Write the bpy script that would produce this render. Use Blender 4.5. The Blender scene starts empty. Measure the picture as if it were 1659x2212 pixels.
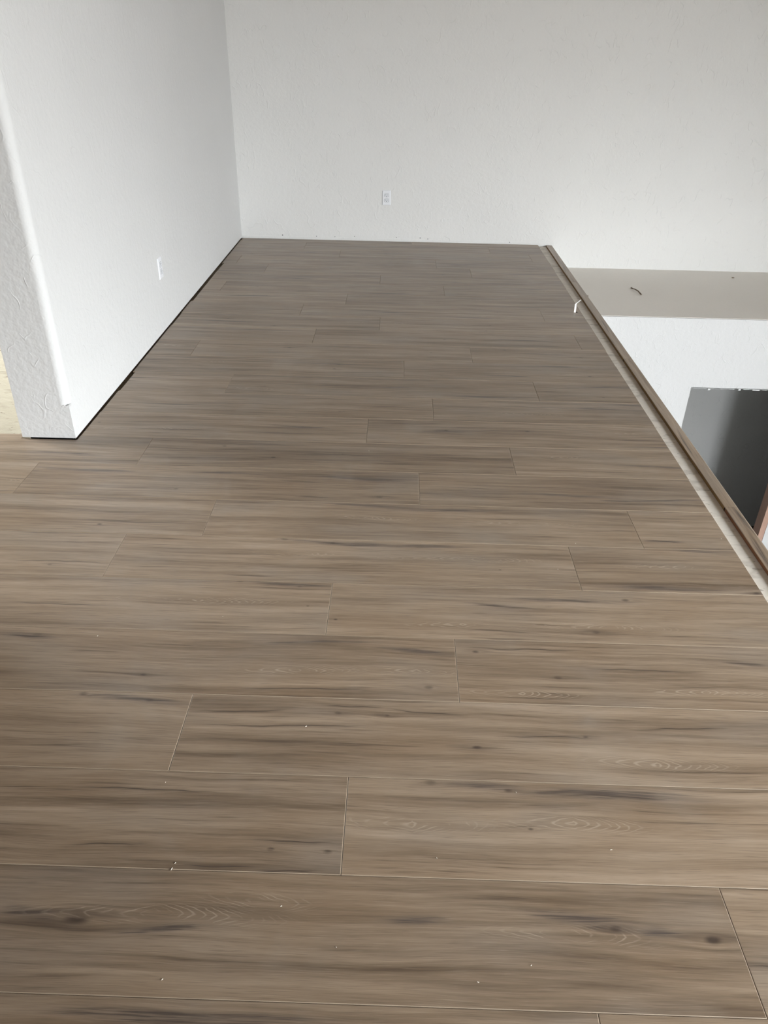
import bpy, bmesh, math, random
from mathutils import Matrix, Vector

sc = bpy.context.scene
COL = sc.collection

# ------------------------------------------------------------------ camera
cam_d = bpy.data.cameras.new('camera')
cam_d.sensor_fit = 'VERTICAL'
cam_d.sensor_height = 36.0
cam_d.lens = 1652.4 / 2212 * 36.0
cam_d.clip_start = 0.02
cam = bpy.data.objects.new('camera', cam_d)
COL.objects.link(cam)
cam.matrix_world = Matrix(((0.999555, -0.027839, 0.010686, 0.0),
                           (0.023736, 0.525878, -0.850229, 0.0),
                           (0.01805, 0.850104, 0.526305, 1.45),
                           (0, 0, 0, 1)))
sc.camera = cam

# ------------------------------------------------------------------ world and light
world = bpy.data.worlds.new('world'); sc.world = world
world.use_nodes = True
wn, wl_ = world.node_tree.nodes, world.node_tree.links
bg = wn['Background']
# bright overcast sky over dim open ground
tc = wn.new('ShaderNodeTexCoord'); sx = wn.new('ShaderNodeSeparateXYZ'); rp = wn.new('ShaderNodeValToRGB'); mr = wn.new('ShaderNodeMapRange')
wl_.new(tc.outputs['Generated'], sx.inputs[0]); wl_.new(sx.outputs['Z'], mr.inputs['Value'])
mr.inputs['From Min'].default_value = -1.0; mr.inputs['From Max'].default_value = 1.0
wl_.new(mr.outputs[0], rp.inputs[0]); wl_.new(rp.outputs[0], bg.inputs[0])
rp.color_ramp.elements[0].position = 0.495; rp.color_ramp.elements[0].color = (0.09, 0.085, 0.076, 1)
rp.color_ramp.elements[1].position = 0.505; rp.color_ramp.elements[1].color = (0.37, 0.39, 0.403, 1)
e_ = rp.color_ramp.elements.new(1.0); e_.color = (0.94, 1.0, 1.035, 1)
bg.inputs[1].default_value = 50.0

def portal(name, loc, rot, sx, sy):
    """light portal in a window opening: guides the sky light, gives off none itself"""
    l = bpy.data.lights.new(name, 'AREA')
    l.shape = 'RECTANGLE'; l.size = sx; l.size_y = sy
    l.cycles.is_portal = True
    o = bpy.data.objects.new(name, l); COL.objects.link(o)
    o.location = loc; o.rotation_euler = rot
    return o

R90 = math.pi / 2
WF = (1.4, 2.9, -2.3, 1.35)     # tall windows of the great room behind the camera (x0, x1, z0, z1)
WSD = (-4.4, 0.4, -0.2, 3.0)      # side window over the stairwell (y0, y1, z0, z1)
WLR = (3.0, 4.7, 0.5, 2.1)         # window of the room left of the partition (y0, y1, z0, z1)
portal('window_portal_front', ((WF[0]+WF[1])/2, -6.16, (WF[2]+WF[3])/2), (R90, 0, 0), WF[1]-WF[0], WF[3]-WF[2])
portal('window_portal_side', (5.56, (WSD[0]+WSD[1])/2, (WSD[2]+WSD[3])/2), (0, R90, 0), WSD[3]-WSD[2], WSD[1]-WSD[0])
portal('window_portal_left_room', (-4.66, (WLR[0]+WLR[1])/2, (WLR[2]+WLR[3])/2), (0, -R90, 0), WLR[3]-WLR[2], WLR[1]-WLR[0])

sc.view_settings.view_transform = 'Standard'
sc.view_settings.look = 'None'
sc.view_settings.gamma = 1.0
sc.view_settings.use_curve_mapping = False
sc.view_settings.exposure = 0.70
sc.cycles.max_bounces = 6
sc.cycles.diffuse_bounces = 4
sc.cycles.glossy_bounces = 2
sc.cycles.transparent_max_bounces = 6

# ------------------------------------------------------------------ sizes (metres)
XL, XLL = -1.330, -1.554        # partition faces
YE, YB = 2.850, 6.672           # partition end, back wall
XE = 1.160                      # cut plank edge
XN0, XN1 = 1.228, 1.278         # nosing strip
Y0, PW, PLEN = 0.689, 0.24442, 1.5
ZS = -0.0145                    # subfloor top
ZLOW = -2.724                   # lower floor
ZLEDGE, YF = -0.181, 5.345      # stair ledge
OX0, OX1, OZ = 2.178, 3.022, -0.700   # opening below the ledge
XR, YW, XLR, ZC = 5.4, -6.0, -4.5, 4.0
YREAR = -0.45

# ------------------------------------------------------------------ helpers
class MB:
    """collects boxes, prisms and tubes into one mesh"""
    def __init__(self): self.v, self.f, self.m = [], [], []
    def face(self, idx, mat=0): self.f.append(idx); self.m.append(mat)
    def box(self, a, b, mat=0):
        x0, y0, z0 = a; x1, y1, z1 = b; n = len(self.v)
        self.v += [(x0,y0,z0),(x1,y0,z0),(x1,y1,z0),(x0,y1,z0),(x0,y0,z1),(x1,y0,z1),(x1,y1,z1),(x0,y1,z1)]
        for q in ((0,3,2,1),(4,5,6,7),(0,1,5,4),(1,2,6,5),(2,3,7,6),(3,0,4,7)):
            self.face([n+i for i in q], mat)
        return self
    def loft(self, rings, caps=True, mat=0):
        n = len(self.v); k = len(rings[0])
        for r in rings: self.v += [tuple(p) for p in r]
        for i in range(len(rings)-1):
            for j in range(k):
                a = n+i*k+j; b = n+i*k+(j+1) % k
                self.face([a, b, b+k, a+k], mat)
        if caps:
            self.face([n+j for j in reversed(range(k))], mat)
            e = n+(len(rings)-1)*k
            self.face([e+j for j in range(k)], mat)
        return self
    def tube(self, pts, rad, seg=8, mat=0):
        rings = []
        for i, p in enumerate(pts):
            p = Vector(p)
            t = (Vector(pts[min(i+1, len(pts)-1)])-Vector(pts[max(i-1, 0)])).normalized()
            s = t.cross(Vector((0, 0, 1)))
            if s.length < 1e-3: s = Vector((1, 0, 0))
            s.normalize(); u = s.cross(t)
            r = rad[i] if isinstance(rad, (list, tuple)) else rad
            rings.append([p + r*(math.cos(a)*s + math.sin(a)*u) for a in [2*math.pi*j/seg for j in range(seg)]])
        return self.loft(rings, True, mat)
    def build(self, name, mats, parent=None, smooth=False):
        me = bpy.data.meshes.new(name)
        me.from_pydata(self.v, [], self.f)
        if not isinstance(mats, (list, tuple)): mats = [mats]
        for m in mats: me.materials.append(m)
        for p, mi in zip(me.polygons, self.m):
            p.material_index = mi; p.use_smooth = smooth
        bm = bmesh.new(); bm.from_mesh(me)
        bmesh.ops.recalc_face_normals(bm, faces=bm.faces)
        bm.to_mesh(me); bm.free()
        me.update()
        o = bpy.data.objects.new(name, me); COL.objects.link(o)
        if parent: o.parent = parent
        return o

def tag(o, label=None, cat=None, group=None, kind=None):
    if label: o['label'] = label
    if cat: o['category'] = cat
    if group: o['group'] = group
    if kind: o['kind'] = kind
    return o

def empty(name, loc=(0, 0, 0), rz=0):
    o = bpy.data.objects.new(name, None); COL.objects.link(o)
    o.location = loc; o.rotation_euler = (0, 0, rz); o.empty_display_size = 0.05
    return o

# ------------------------------------------------------------------ node helpers
class NT:
    def __init__(self, name):
        self.mat = bpy.data.materials.new(name); self.mat.use_nodes = True
        self.t = self.mat.node_tree; self.n = self.t.nodes; self.l = self.t.links
        self.bsdf = self.n['Principled BSDF']
    def link(self, a, b): self.l.new(a, b)
    def setin(self, sock, v):
        if isinstance(v, bpy.types.NodeSocket): self.link(v, sock)
        elif v is not None: sock.default_value = v
    def math(self, op, a, b=None, c=None, clamp=False):
        n = self.n.new('ShaderNodeMath'); n.operation = op; n.use_clamp = clamp
        self.setin(n.inputs[0], a)
        if b is not None: self.setin(n.inputs[1], b)
        if c is not None: self.setin(n.inputs[2], c)
        return n.outputs[0]
    def smooth(self, v, lo, hi, a=0.0, b=1.0):
        n = self.n.new('ShaderNodeMapRange'); n.interpolation_type = 'SMOOTHSTEP'
        self.setin(n.inputs['Value'], v)
        self.setin(n.inputs['From Min'], lo); self.setin(n.inputs['From Max'], hi)
        n.inputs['To Min'].default_value = a; n.inputs['To Max'].default_value = b
        return n.outputs[0]
    def noise(self, vec, scale=1.0, detail=2.0, rough=0.5, dist=0.0, color=False):
        n = self.n.new('ShaderNodeTexNoise')
        self.link(vec, n.inputs['Vector'])
        n.inputs['Scale'].default_value = scale; n.inputs['Detail'].default_value = detail
        n.inputs['Roughness'].default_value = rough; n.inputs['Distortion'].default_value = dist
        return n.outputs['Color' if color else 'Fac']
    def xyz(self, x, y, z=0.0):
        n = self.n.new('ShaderNodeCombineXYZ')
        for i, v in enumerate((x, y, z)): self.setin(n.inputs[i], v)
        return n.outputs[0]
    def sep(self, v):
        n = self.n.new('ShaderNodeSeparateXYZ'); self.link(v, n.inputs[0]); return n.outputs
    def coord(self, which='Object'):
        return self.n.new('ShaderNodeTexCoord').outputs[which]
    def position(self):
        return self.n.new('ShaderNodeNewGeometry').outputs['Position']
    def attr(self, name):
        n = self.n.new('ShaderNodeAttribute'); n.attribute_type = 'OBJECT'; n.attribute_name = name
        return n.outputs['Vector']
    def mix(self, fac, a, b, mode='MIX'):
        n = self.n.new('ShaderNodeMix'); n.data_type = 'RGBA'; n.blend_type = mode; n.clamp_factor = True
        self.setin(n.inputs['Factor'], fac)
        for s, v in ((n.inputs['A'], a), (n.inputs['B'], b)):
            s = [q for q in n.inputs if q.type == 'RGBA'][0 if v is a else 1]
            if isinstance(v, bpy.types.NodeSocket): self.link(v, s)
            else: s.default_value = (*v, 1) if len(v) == 3 else v
        return [q for q in n.outputs if q.type == 'RGBA'][0]
    def ramp(self, fac, stops):
        n = self.n.new('ShaderNodeValToRGB'); self.link(fac, n.inputs[0])
        cr = n.color_ramp
        while len(cr.elements) < len(stops): cr.elements.new(0.5)
        for e, (p, c) in zip(cr.elements, stops):
            e.position = p; e.color = (*c, 1)
        return n.outputs[0]
    def mapping(self, vec, scale=(1, 1, 1), loc=(0, 0, 0), rot=(0, 0, 0)):
        n = self.n.new('ShaderNodeMapping'); self.link(vec, n.inputs[0])
        n.inputs['Location'].default_value = loc; n.inputs['Rotation'].default_value = rot; n.inputs['Scale'].default_value = scale
        return n.outputs[0]
    def bump(self, h, strength=0.5, dist=0.002, normal=None):
        n = self.n.new('ShaderNodeBump'); self.link(h, n.inputs['Height'])
        n.inputs['Strength'].default_value = strength; n.inputs['Distance'].default_value = dist
        if normal: self.link(normal, n.inputs['Normal'])
        return n.outputs[0]
    def out(self, color=None, rough=None, normal=None, spec=None):
        b = self.bsdf
        if color is not None:
            if isinstance(color, bpy.types.NodeSocket): self.link(color, b.inputs['Base Color'])
            else: b.inputs['Base Color'].default_value = (*color, 1)
        if rough is not None: self.setin(b.inputs['Roughness'], rough)
        if normal is not None: self.link(normal, b.inputs['Normal'])
        if spec is not None: b.inputs['Specular IOR Level'].default_value = spec
        return self.mat

# ------------------------------------------------------------------ materials
def m_plain(name, col, rough=0.5, spec=0.5, noise=0.04, scale=60):
    t = NT(name)
    n = t.noise(t.coord(), scale, 3)
    c = t.mix(n, tuple(x*(1-noise) for x in col), tuple(min(1, x*(1+noise)) for x in col))
    return t.out(c, rough, None, spec)

def m_wall(name, col, ridge=1.0, rough=0.75):
    """hand-trowelled drywall: fine orange peel, low lumps and short thin trowel ridges"""
    t = NT(name)
    p = t.position()
    pv = t.mapping(p, (1.0, 1.0, 0.62))
    n1 = t.noise(pv, 13.0, 1.0, 0.6, 0.35)
    line = t.smooth(t.math('ABSOLUTE', t.math('SUBTRACT', n1, 0.52)), 0.0, 0.024, 1.0, 0.0)
    mask = t.smooth(t.noise(p, 13.0, 1.0, 0.6), 0.46, 0.66)
    ridges = t.math('MULTIPLY', line, mask)
    lumps = t.noise(p, 34.0, 2.0, 0.65)
    h = t.math('MULTIPLY', ridges, 0.36*ridge)
    h = t.math('MULTIPLY_ADD', lumps, 0.6, h)
    tone = t.noise(p, 2.2, 1.0, 0.55)
    c = t.mix(tone, tuple(x*0.975 for x in col), tuple(min(1, x*1.02) for x in col))
    return t.out(c, rough, t.bump(h, 0.72, 0.0060), 0.3)

def m_plank(name, flip=False, nk=0, nb=0, nc=0, nf=0):
    """printed oak plank: long grain, dark heart bands, hairline checks, knots, pale cathedral figure"""
    t = NT(name)
    o = t.coord()
    u, v, _ = t.sep(o)
    sd = t.attr('seed'); s0, s1, s2 = t.sep(sd)
    if flip: u, v = v, u
    us = t.math('ADD', u, s0)
    # gentle waviness of the grain
    wav = t.math('SUBTRACT', t.noise(t.xyz(t.math('MULTIPLY', us, 2.2), t.math('MULTIPLY', v, 6.0), s1), 1.0, 1.0, 0.5), 0.5)
    vg = t.math('MULTIPLY_ADD', wav, 0.030, v)
    wob = t.math('SUBTRACT', t.noise(t.xyz(t.math('MULTIPLY', us, 11.0), t.math('MULTIPLY', v, 40.0), s2), 1.0, 2.0, 0.6), 0.5)
    def near(name):
        a = t.sep(t.attr(name))
        return a, t.math('SUBTRACT', u, a[0]), t.math('SUBTRACT', v, a[1])
    # knots first: they bend the grain around them
    knot_core = None; knot_halo = None; bend = None
    for i in range(nk):
        a, du, dv = near('knot%d' % i)
        e = t.math('POWER', t.math('DIVIDE', du, 1.9), 2.0)
        d = t.math('SQRT', t.math('MULTIPLY_ADD', dv, dv, e))
        q = t.math('MULTIPLY_ADD', wob, 0.9, t.math('DIVIDE', d, a[2]))
        core = t.smooth(q, 0.15, 0.95, 1.0, 0.0)
        halo = t.smooth(t.math('MULTIPLY_ADD', t.math('ABSOLUTE', dv), 2.0, d), t.math('MULTIPLY', a[2], 0.5), t.math('MULTIPLY', a[2], 7.0), 1.0, 0.0)
        b = t.math('MULTIPLY', t.math('MULTIPLY', dv, halo), 0.75)
        knot_core = core if knot_core is None else t.math('MAXIMUM', knot_core, core)
        knot_halo = halo if knot_halo is None else t.math('MAXIMUM', knot_halo, halo)
        bend = b if bend is None else t.math('ADD', bend, b)
    if nk: vg = t.math('SUBTRACT', vg, bend)
    g_wide = t.noise(t.xyz(t.math('MULTIPLY', us, 1.1), t.math('MULTIPLY', vg, 22.0), s1), 1.0, 2.0, 0.6)
    g_mid = t.noise(t.xyz(t.math('MULTIPLY', us, 3.0), t.math('MULTIPLY', vg, 95.0), s2), 1.0, 3.0, 0.65)
    g_fine = t.noise(t.xyz(t.math('MULTIPLY', us, 14.0), t.math('MULTIPLY', vg, 480.0), s1), 1.0, 2.0, 0.6)
    blot = t.noise(t.xyz(t.math('MULTIPLY', us, 2.4), t.math('MULTIPLY', v, 6.0), s2), 1.0, 2.0, 0.55)
    tone = t.math('MULTIPLY_ADD', g_wide, 0.58, t.math('MULTIPLY', g_mid, 0.42))
    tone = t.math('ADD', t.math('MULTIPLY_ADD', s2, 0.016, tone), -0.01)
    col = t.ramp(tone, [(0.30, (0.134, 0.094, 0.062)), (0.43, (0.228, 0.167, 0.115)),
                        (0.54, (0.303, 0.227, 0.160)), (0.70, (0.405, 0.312, 0.230))])
    col = t.mix(t.smooth(blot, 0.48, 0.72, 0.0, 0.42), col, (0.270, 0.226, 0.186))
    col = t.mix(t.smooth(blot, 0.50, 0.28, 0.0, 0.34), col, (0.250, 0.168, 0.102))
    col = t.mix(t.smooth(g_mid, 0.39, 0.24, 0.0, 0.75), col, (0.100, 0.070, 0.050))
    col = t.mix(t.smooth(g_fine, 0.50, 0.24, 0.0, 0.46), col, (0.110, 0.080, 0.058))
    col = t.mix(t.smooth(g_fine, 0.54, 0.76, 0.0, 0.24), col, (0.460, 0.375, 0.295))
    # dark heart bands, frayed along the grain
    if nk or nb: frayed = t.noise(t.xyz(t.math('MULTIPLY', us, 6.0), t.math('MULTIPLY', vg, 300.0), s0), 1.0, 3.0, 0.7)
    band = None
    for i in range(nb):
        a, du, dv = near('band%d' % i)
        w = t.sep(t.attr('bandw%d' % i))
        dv = t.math('SUBTRACT', dv, t.math('MULTIPLY', du, w[1]))
        dv = t.math('MULTIPLY_ADD', wob, 0.010, t.math('MULTIPLY_ADD', wav, 0.05, dv))
        x = t.math('DIVIDE', du, t.math('MULTIPLY', a[2], 1.5)); y = t.math('DIVIDE', dv, t.math('MULTIPLY', w[0], 1.7))
        r = t.math('SQRT', t.math('MULTIPLY_ADD', x, x, t.math('MULTIPLY', y, y)))
        b = t.smooth(r, 0.0, 1.15, 1.0, 0.0)
        band = b if band is None else t.math('MAXIMUM', band, b)
    if nb:
      bm_ = t.smooth(t.math('MULTIPLY_ADD', t.math('SUBTRACT', 0.5, frayed), 2.6, t.math('MULTIPLY', band, 0.62)), 0.22, 0.85)
      bm_ = t.math('MULTIPLY', bm_, t.smooth(band, 0.02, 0.45))
      col = t.mix(t.math('MULTIPLY', band, 0.46), col, (0.158, 0.128, 0.110))
      col = t.mix(t.math('MULTIPLY', bm_, 0.84), col, (0.068, 0.053, 0.046))
    # hairline checks
    chk = None
    if nc: cw = t.math('SUBTRACT', t.noise(t.xyz(t.math('MULTIPLY', us, 7.0), s1, s0), 1.0, 2.0, 0.5), 0.5)
    for i in range(nc):
        a, du, dv = near('check%d' % i)
        w = t.sep(t.attr('checkw%d' % i))
        dv = t.math('SUBTRACT', dv, t.math('MULTIPLY', du, w[1]))
        dv = t.math('MULTIPLY_ADD', cw, 0.026, dv)
        x = t.math('ABSOLUTE', t.math('DIVIDE', du, t.math('MULTIPLY', a[2], 1.15)))
        along = t.smooth(x, 0.30, 1.0, 1.0, 0.0)
        y = t.math('ABSOLUTE', dv)
        lw = t.math('MULTIPLY_ADD', along, 0.0016, 0.0007)
        b = t.math('MULTIPLY', along, t.smooth(y, 0.0002, lw, 1.0, 0.0))
        sh = t.math('MULTIPLY', along, t.smooth(y, 0.0, 0.009, 0.34, 0.0))
        b = t.math('MAXIMUM', b, sh)
        chk = b if chk is None else t.math('MAXIMUM', chk, b)
    if nc: col = t.mix(t.math('MULTIPLY', chk, 0.90), col, (0.060, 0.043, 0.034))
    # pale cathedral figure
    fig = None
    for i in range(nf):
        a, du, dv = near('figure%d' % i)
        dv = t.math('MULTIPLY_ADD', wav, 0.05, dv)
        dvn = t.math('DIVIDE', dv, 0.0135)
        side = t.math('MAXIMUM', t.math('MULTIPLY', du, 44.0), t.math('MULTIPLY', du, -25.0))
        ph = t.math('ADD', side, t.math('MULTIPLY', t.math('POWER', t.math('ABSOLUTE', dvn), 1.6), 1.5))
        ph = t.math('MULTIPLY_ADD', wob, 2.2, ph)
        rr = t.math('PINGPONG', t.math('MULTIPLY', ph, 2.0), 1.0)
        ln = t.smooth(rr, 0.62, 0.96)
        ext = t.smooth(t.math('ABSOLUTE', t.math('DIVIDE', du, a[2])), 0.30, 1.1, 1.0, 0.0)
        vert = t.smooth(t.math('ABSOLUTE', dv), 0.008, 0.022, 1.0, 0.0)
        m = t.math('MULTIPLY', t.math('MULTIPLY', ln, ext), vert)
        fig = m if fig is None else t.math('MAXIMUM', fig, m)
    if nf:
      patch = t.smooth(wob, -0.10, 0.08)
      col = t.mix(t.math('MULTIPLY', t.math('MULTIPLY', fig, patch), 0.52), col, (0.470, 0.385, 0.298))
    # knots
    if nk:
      col = t.mix(t.math('MULTIPLY', knot_halo, t.smooth(g_mid, 0.56, 0.36, 0.05, 0.55)), col, (0.100, 0.073, 0.056))
      col = t.mix(t.math('MULTIPLY', knot_core, t.smooth(frayed, 0.62, 0.38, 0.35, 0.92)), col, (0.060, 0.043, 0.034))
    # walked-in dust and scuffs
    dust = t.smooth(t.noise(t.position(), 2.6, 3.0, 0.65, 0.5), 0.54, 0.76, 0.0, 0.17)
    col = t.mix(dust, col, (0.430, 0.385, 0.335))
    rough = t.smooth(g_mid, 0.3, 0.7, 0.38, 0.29)
    hb = t.noise(t.mapping(o, (480.0, 14.0, 1.0) if flip else (14.0, 480.0, 1.0)), 1.0, 1.0)
    return t.out(col, rough, t.bump(hb, 0.20, 0.0008), 0.42)

_PL = {}
def plank_material(flip, nk, nb, nc, nf):
    """one material for each count of knots, bands, checks and figures; the places are object properties"""
    k = (flip, nk, nb, nc, nf)
    if k not in _PL: _PL[k] = m_plank('printed_oak_%s_%d%d%d%d' % ('nosing' if flip else 'plank', nk, nb, nc, nf), *k)
    return _PL[k]

def m_osb(name, tint, dark=0.5):
    """strand board: flakes of random direction"""
    t = NT(name)
    p = t.position()
    vo = t.n.new('ShaderNodeTexVoronoi'); vo.inputs['Scale'].default_value = 17.0
    sp = t.mapping(p, (0.55, 1.3, 1.0))
    t.link(sp, vo.inputs['Vector'])
    cr, cg, cb = t.sep(vo.outputs['Color'])
    rot = t.n.new('ShaderNodeVectorRotate'); rot.rotation_type = 'Z_AXIS'
    t.link(p, rot.inputs['Vector']); t.link(t.math('MULTIPLY_ADD', cr, 1.6, -0.8), rot.inputs['Angle'])
    st = t.mapping(rot.outputs[0], (9.0, 90.0, 1.0))
    g = t.noise(st, 1.0, 4.0, 0.6)
    cs = t.noise(t.mapping(p, (22.0, 70.0, 1.0)), 1.0, 3.0, 0.6, 0.8)
    col = t.mix(g, tuple(x*0.80 for x in tint), tint)
    col = t.mix(t.math('MULTIPLY', cb, 0.30), col, tuple(x*0.72 for x in (tint[0], tint[1]*0.97, tint[2]*0.9)))
    col = t.mix(t.smooth(cs, 0.40, 0.27, 0.0, dark), col, (0.09, 0.065, 0.04))
    edge = t.smooth(vo.outputs['Distance'], 0.60, 0.85, 0.0, 0.35*dark)
    col = t.mix(edge, col, (0.16, 0.12, 0.08))
    return t.out(col, 0.8, t.bump(t.math('ADD', g, cb), 0.5, 0.002), 0.25)

M = {}
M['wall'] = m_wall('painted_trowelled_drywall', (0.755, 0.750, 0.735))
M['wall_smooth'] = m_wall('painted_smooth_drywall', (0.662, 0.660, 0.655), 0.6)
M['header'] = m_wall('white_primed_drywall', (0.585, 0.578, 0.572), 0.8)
M['ledge'] = m_wall('dusty_ledge_board', (0.860, 0.825, 0.770), 0.12)
M['ceiling'] = m_plain('darkened_ceiling', (0.300, 0.225, 0.155), 0.6, 0.3, 0.1, 8)  # brown made up to cut bounce onto the upper walls
M['shade_wall'] = m_plain('dark_shade_wall', (0.150, 0.098, 0.058), 0.55, 0.4, 0.2, 6)  # made-up dark brown for unseen walls, keeps bounce off the near floor
M['plank_edge'] = m_plain('plank_bevel_edge', (0.335, 0.260, 0.188), 0.5)
M['cut_edge'] = m_plain('brown_fibre_core', (0.190, 0.110, 0.040), 0.7, 0.3, 0.15)
M['cut_edge_red'] = m_plain('reddish_fibre_core', (0.150, 0.062, 0.026), 0.7, 0.3, 0.15)
M['osb'] = m_osb('strand_board', (0.480, 0.430, 0.330), 0.95)
M['osb_painted'] = m_osb('oversprayed_strand_board', (0.830, 0.785, 0.715), 0.72)
M['joist'] = m_plain('dark_underside', (0.03, 0.025, 0.02), 0.9)
M['dark'] = m_plain('black_void', (0.008, 0.007, 0.006), 0.9, 0.2)
M['lower_floor'] = m_plain('dark_underlay', (0.030, 0.026, 0.022), 0.85)
M['jamb'] = m_plain('raw_pinkish_lumber', (0.420, 0.265, 0.200), 0.75, 0.3, 0.12, 25)
M['plastic'] = m_plain('white_plastic', (0.830, 0.840, 0.870), 0.35, 0.5, 0.01)
M['socket'] = m_plain('white_socket_face', (0.760, 0.775, 0.810), 0.35, 0.5, 0.01)
M['slot'] = m_plain('dark_slot', (0.06, 0.06, 0.065), 0.6)
M['screw'] = m_plain('painted_screw', (0.68, 0.69, 0.72), 0.35)
M['white_strip'] = m_plain('white_vinyl', (0.850, 0.830, 0.820), 0.5)
M['stick'] = m_plain('grey_wood_sliver', (0.180, 0.135, 0.095), 0.8, 0.3, 0.3, 120)
M['chip'] = m_plain('pale_chip', (0.780, 0.730, 0.640), 0.8)
M['frame'] = m_plain('window_frame_white', (0.75, 0.75, 0.75), 0.5)
g = NT('window_glass')
tr = g.n.new('ShaderNodeBsdfTransparent'); gl = g.n.new('ShaderNodeBsdfGlossy'); mx = g.n.new('ShaderNodeMixShader')
gl.inputs['Roughness'].default_value = 0.02; mx.inputs[0].default_value = 0.06
g.link(tr.outputs[0], mx.inputs[1]); g.link(gl.outputs[0], mx.inputs[2]); g.link(mx.outputs[0], g.n['Material Output'].inputs[0])
M['glass'] = g.mat

# ------------------------------------------------------------------ structure
def wall_with_hole(name, axis, at, thick, a0, a1, z0, z1, hole, mat):
    """slab across axis 'x' (plane x=at) or 'y', spanning a0..a1, with one rectangular hole (h0,h1,hz0,hz1)"""
    h0, h1, hz0, hz1 = hole
    m = MB()
    for (p0, p1, q0, q1) in ((a0, h0, z0, z1), (h1, a1, z0, z1), (h0, h1, z0, hz0), (h0, h1, hz1, z1)):
        if p1-p0 < 1e-4 or q1-q0 < 1e-4: continue
        lo, hi = min(at, at+thick), max(at, at+thick)
        if axis == 'x': m.box((lo, p0, q0), (hi, p1, q1))
        else: m.box((p0, lo, q0), (p1, hi, q1))
    return m.build(name, mat)

def window(name, label, axis, at, h0, h1, z0, z1, nv, nh):
    root = tag(empty(name, (at if axis == 'x' else (h0+h1)/2, at if axis == 'y' else (h0+h1)/2, z0)), label, 'window', None, 'structure')
    def part(nm, a, b, c, d, t0, t1, mat):
        mb = MB()
        if axis == 'x': mb.box((t0, a-(h0+h1)/2, c-z0), (t1, b-(h0+h1)/2, d-z0))
        else: mb.box((a-(h0+h1)/2, t0, c-z0), (b-(h0+h1)/2, t1, d-z0))
        return mb.build(nm, mat, root)
    w = 0.05
    part('frame_rail', h0, h1, z0, z0+w, -0.04, 0.04, M['frame']); part('frame_rail', h0, h1, z1-w, z1, -0.04, 0.04, M['frame'])
    part('frame_stile', h0, h0+w, z0+w, z1-w, -0.04, 0.04, M['frame']); part('frame_stile', h1-w, h1, z0+w, z1-w, -0.04, 0.04, M['frame'])
    xs = [h0+w+(h1-h0-2*w)*i/nv for i in range(nv+1)]; zs = [z0+w+(z1-z0-2*w)*i/nh for i in range(nh+1)]
    for x in xs[1:-1]: part('mullion', x-0.02, x+0.02, z0+w, z1-w, -0.03, 0.03, M['frame'])
    for z in zs[1:-1]: part('transom', h0+w, h1-w, z-0.02, z+0.02, -0.028, 0.028, M['frame'])
    for i in range(nv):
        for j in range(nh): part('pane', xs[i], xs[i+1], zs[j], zs[j+1], -0.004, 0.004, M['glass'])
    return root

# back wall: one tall sheet from the lower floor up past the loft
wb = MB(); wb.box((XLR-0.1, YB, ZLOW-0.15), (XR+0.1, YB+0.15, ZC))
wall_back = tag(wb.build('wall_back', M['wall']), 'pale grey textured back wall behind the plank floor', 'wall', None, 'structure')
# ragged lower edge of its board along the planks
rg = random.Random(4); rb = MB()
x = XL+0.004; prev = None
while x < XN1:
    xn = min(XN1, x + rg.uniform(0.012, 0.05))
    zb = 0.0035 + (rg.uniform(0.0, 0.003) if rg.random() < 0.8 else rg.uniform(0.003, 0.009))
    rb.box((x, YB-0.0025, zb), (xn, YB+0.002, 0.022)); x = xn
rb.build('board_edge', M['wall'], wall_back)
for px in (-0.985, -0.70, -0.545, -0.38, -0.03, 0.17, 0.235, 0.92):
    nb = MB(); z = rg.uniform(0.012, 0.035); r = rg.uniform(0.0022, 0.0042)
    nb.loft([[(px+r*math.cos(a), YB+d, z+r*math.sin(a)) for a in [k*math.pi/4 for k in range(8)]] for d in (-0.0035, 0.001)])
    nb.build('nail_hole', M['slot'], wall_back)

# left partition: drywall skin held just above the planks, recessed core, bullnose corners above 0.15 m
def rounded_section(x0, x1, y0, y1, r, z, seg=7, r2=0.004):
    pts = []
    for k in range(seg+1):
        a = math.pi + (math.pi/2)*k/seg
        pts.append((x0+r2+r2*math.cos(a), y0+r2+r2*math.sin(a), z))
    for k in range(seg+1):
        a = 1.5*math.pi + (math.pi/2)*k/seg
        pts.append((x1-r+r*math.cos(a), y0+r+r*math.sin(a), z))
    pts += [(x1, y1, z), (x0, y1, z)]
    return pts
wl = MB()
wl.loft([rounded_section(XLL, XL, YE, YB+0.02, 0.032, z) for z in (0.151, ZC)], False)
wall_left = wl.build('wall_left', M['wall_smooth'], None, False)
tag(wall_left, 'smooth pale partition wall on the left with rounded corner', 'wall', None, 'structure')
for p in wall_left.data.polygons:
    if abs(p.normal.z) < 0.1 and abs(p.normal.x) < 0.999 and abs(p.normal.y) < 0.999: p.use_smooth = True
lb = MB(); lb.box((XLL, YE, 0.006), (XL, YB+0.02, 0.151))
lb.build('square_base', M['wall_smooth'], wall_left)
lc = MB(); lc.box((XLL+0.022, YE+0.022, ZS), (XL-0.022, YB+0.02, 0.0065))
lc.build('core', M['dark'], wall_left)
# small torn lip where the round bead stops above the square base
for (cx_, s) in ((XL, 1),):
    lp = MB()
    for i in range(5):
        t0, t1 = i/5, (i+1)/5
        z = 0.1495 + 0.0035*math.sin(i*2.1)
        x0_ = cx_ - s*0.030*(1-t0); x1_ = cx_ - s*0.030*(1-t1)
        lp.box((min(x0_, x1_), YE-0.0012, z-0.003), (max(x0_, x1_), YE+0.026*(t1), z+0.003))
    lp.build('bead_lip', M['wall_smooth'], wall_left)

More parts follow.
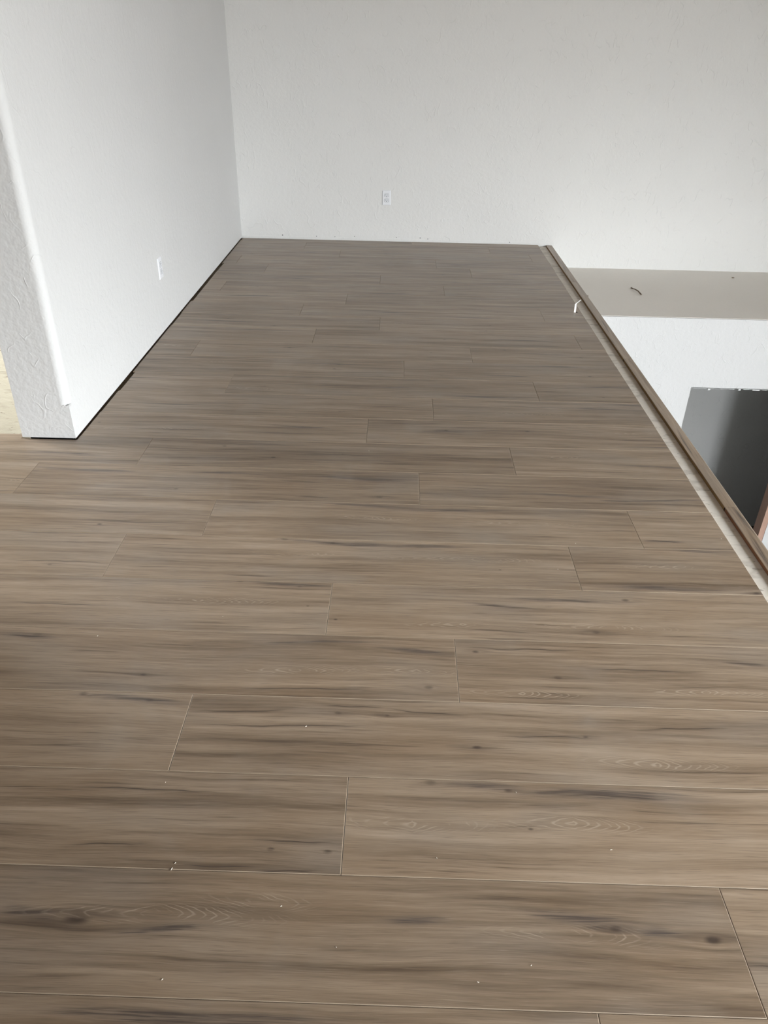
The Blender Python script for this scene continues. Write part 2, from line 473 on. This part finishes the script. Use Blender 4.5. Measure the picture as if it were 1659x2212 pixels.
# other walls, ceiling, lower floor
tag(wall_with_hole('wall_right', 'x', XR, 0.15, YW-0.15, YB+0.15, ZLOW-0.15, ZC, WSD, M['wall']),
    'pale wall right of the open stairwell', 'wall', None, 'structure')
tag(wall_with_hole('wall_front', 'y', YW-0.15, 0.15, XLR, XR, ZLOW-0.15, ZC, WF, M['wall']),
    'window wall of the great room behind the viewer', 'wall', None, 'structure')
tag(wall_with_hole('wall_far_left', 'x', XLR-0.15, 0.15, YW-0.15, YB, ZLOW-0.15, ZC, WLR, M['wall']),
    'far wall of the room left of the partition', 'wall', None, 'structure')
window('window_1', 'tall great room window behind the viewer', 'y', YW-0.08, *WF, 3, 2)
window('window_2', 'side window over the stairwell', 'x', XR+0.08, *WSD, 3, 2)
window('window_3', 'window of the room left of the partition', 'x', XLR-0.08, *WLR, 2, 1)
wr = MB(); wr.box((XLR-0.15, YREAR-0.15, -0.3), (XN1-0.02, YREAR, ZC))  # added behind the camera, set to shade the near left floor
tag(wr.build('wall_rear_blocker', M['shade_wall']), 'added dark loft wall behind the viewer, shading the near floor', 'wall', None, 'structure')
wh = MB(); wh.box((XLL-0.14, YREAR, 0.006), (XLL, 1.95, ZC))  # added out of view to stop left room light spilling onto the near floor
tag(wh.build('wall_hall_blocker', M['shade_wall']), 'added dark wall beside the viewer, blocking left room light across from the left partition', 'wall', None, 'structure')
ws = MB(); ws.box((1.10, YW, -0.32), (1.262, YB, ZS-0.02))
tag(ws.build('wall_stair', M['wall']), 'fascia below the loft edge facing the stairwell', 'wall', None, 'structure')
ce = MB(); ce.box((XLR-0.15, YW-0.15, ZC), (XR+0.15, YB+0.15, ZC+0.15))  # ceiling out of view, its dark tone chosen to dim the walls below
tag(ce.build('ceiling', M['ceiling']), 'unseen ceiling high above the loft, toned dark brown to dim the upper walls', 'ceiling', None, 'structure')
fl = MB(); fl.box((XLR-0.15, YW-0.15, ZLOW-0.15), (XR+0.15, YB+0.15, ZLOW))
tag(fl.build('floor_lower', M['lower_floor']), 'dark floor of the lower level', 'floor', None, 'structure')

# stair ledge and the wall with the unfinished opening below it
le = MB(); le.box((1.264, YF, ZLEDGE-0.16), (XR, YB, ZLEDGE))
tag(le.build('ledge', M['ledge']), 'dusty beige ledge top below the loft along the back wall', 'ledge', None, 'structure')
ro = random.Random(9)
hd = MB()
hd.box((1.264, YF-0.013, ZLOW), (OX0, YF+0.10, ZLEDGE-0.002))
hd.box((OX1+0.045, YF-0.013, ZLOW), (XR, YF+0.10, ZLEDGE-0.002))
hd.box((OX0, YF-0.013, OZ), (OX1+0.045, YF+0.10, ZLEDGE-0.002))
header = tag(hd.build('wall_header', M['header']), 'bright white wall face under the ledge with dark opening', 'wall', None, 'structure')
rb = MB(); x = OX0
while x < OX1+0.04:
    xn = min(OX1+0.045, x + ro.uniform(0.006, 0.03))
    d = ro.uniform(0.0, 0.006) if ro.random() < 0.9 else ro.uniform(0.008, 0.02)
    rb.box((x, YF-0.013, OZ-d), (xn, YF-0.002, OZ+0.004)); x = xn
rb.build('torn_edge', M['header'], header)
jb = MB(); jb.box((OX1, YF-0.010, ZLOW), (OX1+0.044, YF+0.095, OZ))
tag(jb.build('trim_1', M['jamb']), 'raw pinkish lumber post at right side of dark opening', 'trim', None, 'structure')

# ------------------------------------------------------------------ loft floor: slab, strand boards, planks
fs = MB(); fs.box((XLR, YW, -0.30), (1.10, YB, ZS-0.02)); fs.box((1.10, YREAR, ZS-0.024), (1.255, YB, ZS-0.0195))
floor = tag(fs.build('floor', M['joist']), 'loft floor of grey-brown wood-look planks over strand board', 'floor', None, 'structure')
joints = [YREAR, -0.05, 1.17, 2.39, 3.61, 4.83, 6.05, YB-0.002]
for k in range(len(joints)-1):
    xs = [XLR, -2.9+0.6*(k % 2), -0.46+0.6*(k % 2), 1.262]
    for i in range(3):
        m = MB(); gp = 0.0016
        m.box((xs[i]+gp, joints[k]+gp, ZS-0.0185), (xs[i+1]-(gp if i < 2 else 0), joints[k+1]-gp, ZS))
        m.build('subfloor_panel', M['osb_painted' if i == 2 else 'osb'], floor)

KNOTS = [(-0.585, 0.825, 0.02), (-0.115, 0.985, 0.008), (-0.235, 0.987, 0.006), (0.105, 1.169, 0.01), (0.282, 1.153, 0.008), (0.319, 1.055, 0.005), (0.634, 0.826, 0.013), (0.453, 0.842, 0.009), (-0.649, 1.488, 0.006), (-0.993, 1.632, 0.009), (0.243, 1.615, 0.007), (0.457, 1.522, 0.009), (0.108, 1.472, 0.009), (0.22, 1.276, 0.009), (0.49, 1.319, 0.005), (-0.123, 1.373, 0.007), (0.002, 1.369, 0.006), (-0.783, 1.413, 0.01), (-0.607, 1.397, 0.009), (0.599, 1.713, 0.009), (0.721, 1.869, 0.009), (-0.157, 1.737, 0.005), (-0.245, 1.796, 0.003), (-1.09, 1.968, 0.007), (-1.014, 2.211, 0.008), (-0.467, 1.909, 0.009), (-0.281, 1.89, 0.006), (-0.048, 2.446, 0.009), (-0.362, 2.149, 0.009), (-0.196, 2.135, 0.006), (-0.813, 2.466, 0.007), (-0.704, 2.829, 0.007), (-0.488, 2.739, 0.007), (-0.21, 2.783, 0.004), (1.144, 1.922, 0.009), (0.353, 2.008, 0.004)]
BANDS = [(-0.682, 0.835, 0.058, 0.01, -0.085), (-0.424, 0.81, 0.078, 0.005, 0.084), (0.065, 0.842, 0.058, 0.008, 0.009), (0.396, 0.851, 0.101, 0.011, -0.104), (0.531, 0.836, 0.044, 0.008, -0.023), (0.231, 1.156, 0.094, 0.01, -0.064), (0.513, 1.146, 0.21, 0.012, 0.021), (-0.642, 1.398, 0.14, 0.01, -0.057), (0.082, 1.608, 0.1, 0.009, -0.015), (-1.016, 1.624, 0.08, 0.01, -0.031), (-0.206, 1.626, 0.156, 0.005, 0.045), (0.52, 1.859, 0.183, 0.009, -0.022), (-0.326, 1.9, 0.141, 0.008, -0.046), (0.859, 1.936, 0.179, 0.009, -0.031), (-0.165, 2.141, 0.188, 0.01, -0.045), (0.109, 2.132, 0.148, 0.009, 0.02), (-0.081, 2.39, 0.17, 0.01, -0.053), (0.214, 2.37, 0.21, 0.009, 0.014), (-0.096, 2.585, 0.191, 0.013, -0.06), (0.68, 2.489, 0.223, 0.008, -0.054), (-1.186, 2.594, 0.2, 0.013, -0.072), (-1.332, 2.728, 0.171, 0.009, -0.023), (-0.647, 2.594, 0.127, 0.006, -0.031), (0.962, 2.469, 0.237, 0.007, 0.076), (0.312, 1.828, 0.076, 0.006, -0.132), (0.986, 1.6, 0.061, 0.006, -0.065), (1.035, 2.141, 0.076, 0.005, -0.059), (0.952, 2.201, 0.087, 0.006, -0.011)]
CRACKS = [(-0.58, 0.984, 0.096, 0.058), (-0.184, 1.005, 0.098, -0.041), (-0.338, 0.945, 0.095, 0.021), (-0.362, 1.368, 0.134, 0.086), (-0.089, 1.392, 0.083, -0.018), (0.099, 1.384, 0.106, -0.052), (-0.24, 1.324, 0.234, 0.021), (0.399, 1.314, 0.13, -0.012), (0.74, 1.354, 0.124, 0.077), (0.379, 1.632, 0.192, 0.0), (0.678, 1.562, 0.182, 0.008), (0.985, 1.598, 0.063, 0.0), (-0.22, 1.452, 0.212, 0.005), (0.314, 1.706, 0.113, -0.018), (0.346, 1.818, 0.125, -0.024), (-0.9, 2.234, 0.212, -0.012), (-1.057, 1.986, 0.173, -0.017), (0.936, 2.202, 0.07, -0.05), (-0.562, 2.851, 0.27, 0.013), (-0.22, 2.781, 0.181, -0.022), (-0.353, 2.546, 0.089, -0.045), (-0.288, 2.434, 0.068, -0.022), (-0.538, 1.124, 0.194, -0.003), (0.524, 1.146, 0.157, 0.013), (-0.194, 0.938, 0.076, 0.013), (-0.444, 1.942, 0.088, -0.011), (-0.982, 1.774, 0.179, 0.008)]
FIGS = [(0.416, 1.071, 0.22), (0.214, 2.058, 0.34), (0.472, 2.291, 0.34), (-0.313, 2.069, 0.22), (-0.077, 2.302, 0.2), (0.645, 1.243, 0.22), (0.844, 1.477, 0.25), (0.355, 1.457, 0.2), (-0.574, 1.807, 0.32), (0.215, 1.719, 0.2), (0.635, 1.738, 0.25), (-0.441, 0.837, 0.3), (0.369, 0.824, 0.2), (-0.241, 0.874, 0.13), (0.078, 1.522, 0.2), (-0.246, 1.517, 0.2), (0.974, 2.046, 0.25), (0.062, 1.063, 0.2)]

def features(o, length, rnd, known, flip=False):
    """writes the plank's own knots, bands, checks and figure as object properties (metres in plank space)"""
    kn, bd, ck, fg = known
    if not (kn or bd or ck or fg) and not flip:
        kn = [(rnd.uniform(0.1, length-0.1), rnd.uniform(-0.09, 0.09), rnd.uniform(0.004, 0.009)) for _ in range(rnd.randint(1, 2))]
        bd = [(rnd.uniform(0.1, length-0.1), rnd.uniform(-0.11, 0.11), rnd.uniform(0.09, 0.24), rnd.uniform(0.006, 0.011), rnd.uniform(-0.05, 0.05)) for _ in range(rnd.randint(1, 2))]
        ck = [(rnd.uniform(0.1, length-0.1), rnd.uniform(-0.11, 0.11), rnd.uniform(0.12, 0.28), rnd.uniform(-0.02, 0.03)) for _ in range(rnd.randint(1, 2))]
        fg = [(rnd.uniform(0.1, length-0.1), rnd.uniform(-0.06, 0.06), rnd.uniform(0.15, 0.3))]
    for i, q in enumerate(kn): o['knot%d' % i] = [float(z) for z in q]
    for i, q in enumerate(ck):
        o['check%d' % i] = [float(z) for z in q[:3]]; o['checkw%d' % i] = [1.0, float(q[3]), 0.0]
    for i, q in enumerate(bd):
        o['band%d' % i] = [float(z) for z in q[:3]]; o['bandw%d' % i] = [float(q[3]), float(q[4]), 0.0]
    for i, q in enumerate(fg): o['figure%d' % i] = [float(z) for z in q]
    o.data.materials[0] = plank_material(flip, len(kn), len(bd), len(ck), len(fg))
    o['seed'] = [rnd.uniform(0, 60), rnd.uniform(0, 60), rnd.uniform(-1.0, 1.0)*3.0]

def plank_mesh(outline, thick=0.008, bev=0.0011, drop=0.0008, mats=None):
    """slab from an outline (ccw) with a thin pale bevel round the top"""
    n = len(outline); m = MB()
    ins = []
    for i in range(n):
        p0 = Vector(outline[i-1]); p1 = Vector(outline[i]); p2 = Vector(outline[(i+1) % n])
        d1 = (p1-p0).normalized(); d2 = (p2-p1).normalized()
        n1 = Vector((-d1.y, d1.x)); n2 = Vector((-d2.y, d2.x))
        b = n1+n2; b = b/max(0.2, b.dot(n1))
        ins.append(p1+b*bev)
    for z, pts in ((-thick, outline), (-drop, outline), (0.0, ins)):
        m.v += [(p[0], p[1], z) for p in pts]
    for i in range(n):
        j = (i+1) % n
        m.face([i, j, n+j, n+i], 1); m.face([n+i, n+j, 2*n+j, 2*n+i], 1)
    m.face([2*n+i for i in range(n)], 0); m.face([i for i in reversed(range(n))], 1)
    return m

ROWJ = {-1: 0.386, 0: 0.683, 1: -0.084, 2: -0.501, 3: 0.187, 4: -0.18, 5: 0.598, 6: 0.855, 7: 0.10, 8: 0.483, 9: -0.118,
        10: 0.174, 11: 0.685, 12: 0.04, 13: 0.404, 14: 1.028, 15: -0.105, 16: 0.90, 17: -0.336, 18: 0.31, 19: -0.13,
        20: 0.527, 21: 0.28, 22: -0.468, 23: 0.73, 24: 0.10, -2: -0.31, -3: 0.12, -4: 0.75, -5: -0.2, -6: 0.3}
rnd = random.Random(21)
GAP = 0.0005
for row in range(-4, 25):
    ya, yb = Y0+row*PW, Y0+(row+1)*PW
    if yb > YB-0.004: yb = YB-0.004
    xa = XL + rnd.choice((0.004, 0.005, 0.016, 0.019, 0.008)) if row >= 9 else (-3.0 if row >= 5 else XLL+0.006)
    xb = XE + rnd.uniform(-0.0015, 0.0015)
    j = ROWJ[row]
    cuts = sorted({round(j+k*PLEN, 4) for k in range(-3, 3)})
    ends = [xa] + [c for c in cuts if xa+0.02 < c < xb-0.02] + [xb]
    for i in range(len(ends)-1):
        x0, x1 = ends[i], ends[i+1]
        full0 = x0 if x0 in cuts else x1-PLEN          # left end of the uncut plank
        yc = (ya+Y0+(row+1)*PW)/2
        a, b = x0+GAP-full0, x1-GAP-full0
        c, d = ya+GAP-yc, yb-GAP-yc
        out = [(a, c), (b, c), (b, d), (a, d)]
        if row == 8 and x0 < XLL < x1:                 # notched round the end of the partition
            n0, n1, ny = XLL-0.009-full0, XL+0.004-full0, YE-0.0015-yc
            out = [(a, c), (b, c), (b, d), (n1, d), (n1, ny), (n0, ny), (n0, d), (a, d)]
        o = plank_mesh(out).build('plank', [M['plank_edge'], M['plank_edge']], floor)
        o.location = (full0, yc, rnd.uniform(-0.0002, 0.0002))
        inside = lambda q: x0 <= q[0] < x1 and ya <= q[1] < yb
        loc = lambda L: [(q[0]-full0, q[1]-yc)+tuple(q[2:]) for q in L if inside(q)]
        features(o, PLEN, rnd, (loc(KNOTS), loc(BANDS), loc(CRACKS), loc(FIGS)))

# ------------------------------------------------------------------ nosing strips along the loft edge
nos = [(YREAR+0.01, 2.444, 'wood-look nosing strip with dark grain streak, at right frame edge beside bare subfloor', 1),
       (2.446, 3.984, 'plain tan nosing strip on the loft edge, in front of the dark opening', 0),
       (3.986, 5.523, 'wood-look nosing strip on the loft edge, next to the small white strip', 0),
       (5.525, YB-0.012, 'farthest nosing strip on the loft edge, ending at the back wall', 0)]
for k, (a, b, lab, red) in enumerate(nos):
    root = tag(empty('nosing_strip', (XN0, a, ZS)), lab, 'floor trim', 'nosing strips along the loft edge')
    w = XN1-XN0; L = b-a; h = -ZS
    prof = [(0, 0), (0, h-0.0012), (0.0012, h), (w-0.005, h), (w-0.0015, h-0.0018), (w, h-0.006), (w, -0.012), (w-0.010, -0.012), (w-0.010, 0)]
    top = MB(); n = len(prof)
    r0 = [(p[0], 0.0, p[1]) for p in prof]; r1 = [(p[0], L, p[1]) for p in prof]
    top.loft([r0, r1])
    for i, f in enumerate(top.f):
        vs = [top.v[q] for q in f]
        if all(v[2] < h-0.001 and v[0] < 0.001 for v in vs): top.m[i] = 1
    o = top.build('strip', [M['cut_edge'], M['cut_edge_red' if red else 'cut_edge']], root)
    if k == 0: known = ([], [(2.13-a, 0.014, 0.10, 0.006, 0.03), (2.37-a, 0.034, 0.09, 0.004, -0.05)], [(2.12-a, 0.016, 0.16, 0.05), (2.34-a, 0.036, 0.10, -0.08)], [])
    else: known = ([], [(0.35*L, 0.02, 0.12, 0.004, 0.02)], [], [])
    features(o, L, rnd, known, True)
    o['seed'] = [rnd.uniform(0, 60), rnd.uniform(0, 60), 1.0]
    o['label'] = 'wood-look strip with brown cut core edge'
    ch = MB()
    ch.box((-0.0012, L-0.006, 0.001), (0.0004, L-0.001, h-0.002))
    ch.build('core_nick', M['dark'], root)
    if k == 2:
        cpb = MB(); q = 5.19-a
        cpb.loft([[(w-0.001, q-0.012, h-0.009), (w+0.005, q-0.004, h-0.007), (w+0.004, q+0.008, h-0.007), (w-0.001, q+0.012, h-0.009)],
                  [(w-0.001, q-0.012, h-0.002), (w+0.005, q-0.004, h-0.001), (w+0.004, q+0.008, h-0.001), (w-0.001, q+0.012, h-0.002)]])
        cpb.build('edge_splinter', M['plank_edge'], root)

# ------------------------------------------------------------------ wall outlets
def outlet(loc, rz, label):
    """duplex receptacle, face towards local -y"""
    root = tag(empty('wall_outlet', loc, rz), label, 'outlet', 'duplex wall outlets')
    W, Hh, T = 0.070, 0.114, 0.0065
    def rect(hw, hh, y): return [(-hw, y, -hh), (hw, y, -hh), (hw, y, hh), (-hw, y, hh)]
    pl = MB(); pl.loft([rect(W/2, Hh/2, -0.0005), rect(W/2, Hh/2, -0.0030), rect(W/2-0.0015, Hh/2-0.0015, -0.0046), rect(W/2-0.0055, Hh/2-0.0055, -T)])
    pl.build('cover_plate', M['plastic'], root)
    for s in (1, -1):
        zc = s*0.0195
        def disc(r, y):
            pts = []
            for k in range(28):
                a = 2*math.pi*k/28
                pts.append((r*math.cos(a), y, zc+max(-0.0130*r/0.0172, min(0.0130*r/0.0172, r*math.sin(a)))))
            return pts
        seat = MB(); seat.loft([disc(0.0188, -T+0.0010), disc(0.0188, -T-0.0002)])
        ring = seat.build('socket_recess', M['slot'], root)
        fc = MB(); fc.loft([disc(0.0174, -T+0.0010), disc(0.0174, -T-0.0014), disc(0.0166, -T-0.0020)])
        face = fc.build('socket_face', M['socket'], root)
        for sx, hh in ((-0.0063, 0.0046), (0.0063, 0.0038)):
            sl = MB(); sl.box((sx-0.0013, -T-0.00225, zc+0.0032-hh), (sx+0.0013, -T-0.0015, zc+0.0032+hh))
            sl.build('slot', M['slot'], face)
        gh = MB(); gh.loft([[(0.0026*math.cos(a), y, zc-0.0078+0.0026*math.sin(a)) for a in [2*math.pi*k/12 for k in range(12)]] for y in (-T-0.0015, -T-0.00225)])
        gh.build('ground_hole', M['dark'], face)
    scw = MB(); scw.loft([[(0.0030*math.cos(a), y, 0.0030*math.sin(a)) for a in [2*math.pi*k/14 for k in range(14)]] for y in (-T+0.001, -T-0.0010)])
    scw.build('screw', M['screw'], root)
    return root
outlet((-0.1178, YB, 0.3428), 0.0, 'white duplex outlet facing the viewer on the back wall')
outlet((XL, 4.3025, 0.3418), math.pi/2, 'white duplex outlet seen nearly edge-on on the left partition')

# ------------------------------------------------------------------ small loose things
st = empty('vinyl_strip', (1.118, 4.80, 0.0))
tag(st, 'small bent white strip sticking up at plank edge near nosing', 'scrap')
s = MB()
def sect(p, w, th): return [(p[0]-w, p[1]-th, p[2]), (p[0]+w, p[1]-th, p[2]), (p[0]+w, p[1]+th, p[2]), (p[0]-w, p[1]+th, p[2])]
s.loft([sect((0.000, 0, 0.0005), 0.0058, 0.0014), sect((-0.001, 0, 0.03), 0.0058, 0.0012), (sect((-0.002, 0.0, 0.056), 0.0050, 0.001))])
s.build('upright', M['white_strip'], st)
s = MB(); s.tube([(-0.001, 0.0, 0.057), (0.012, 0.004, 0.066), (0.028, 0.008, 0.079)], [0.003, 0.0028, 0.0018], 6)
s.build('bent_tip', M['white_strip'], st)
hb = MB(); hb.loft([[(0.0125+0.0048*math.cos(a), 0.002+0.010*math.sin(a), z) for a in [2*math.pi*k/12 for k in range(12)]] for z in (0.0003, 0.0012)])
hb.build('dark_spot', M['dark'], st)  # flat black disc beside the foot of the strip

sk = MB()
sk.tube([(1.824, 6.068, ZLEDGE+0.004), (1.829, 6.045, ZLEDGE+0.005), (1.835, 6.002, ZLEDGE+0.012), (1.842, 5.935, ZLEDGE+0.016), (1.852, 5.876, ZLEDGE+0.006)],
        [0.006, 0.0035, 0.004, 0.0045, 0.005], 6)
tag(sk.build('wood_sliver', M['stick']), 'thin curved grey wood sliver lying on the beige ledge', 'sliver')
sk = MB(); sk.tube([(2.748, 6.452, ZLEDGE+0.004), (2.766, 6.449, ZLEDGE+0.004)], [0.005, 0.004], 6)
tag(sk.build('dark_crumb', M['stick']), 'tiny dark crumb on the beige ledge near the back wall', 'crumb')

CHIPS = [(-0.103, 2.819), (-0.488, 1.735), (-0.499, 1.146), (-0.426, 0.948), (-0.43, 0.934), (0.483, 1.011), (0.113, 0.979), (-0.198, 1.325), (0.627, 2.173), (0.541, 2.02), (-0.391, 0.72), (-0.082, 0.788), (0.179, 0.734), (0.28, 0.767), (1.14, 2.228), (0.299, 1.149), (-0.822, 1.634), (-0.196, 0.864)]
for i, (x, y) in enumerate(CHIPS):
    m = MB(); L = rnd.uniform(0.0012, 0.0026)*(1.6 if i in (0, 4) else 1); w = rnd.uniform(0.0006, 0.0010)
    m.loft([[(-L, -w, 0), (L, -w*0.6, 0), (L*0.8, w*0.7, 0), (-L*0.7, w, 0)],
            [(-L*0.8, -w*0.7, 0.0010), (L*0.7, -w*0.5, 0.0007), (L*0.6, w*0.5, 0.0010), (-L*0.5, w*0.7, 0.0006)]])
    o = m.build('pale_chip', M['chip']); o.location = (x, y, 0.0003); o.rotation_euler = (0, 0, rnd.uniform(0, 3.1))
    tag(o, 'tiny pale chip of debris lying on the planks', 'chip', 'tiny chips scattered on the planks')
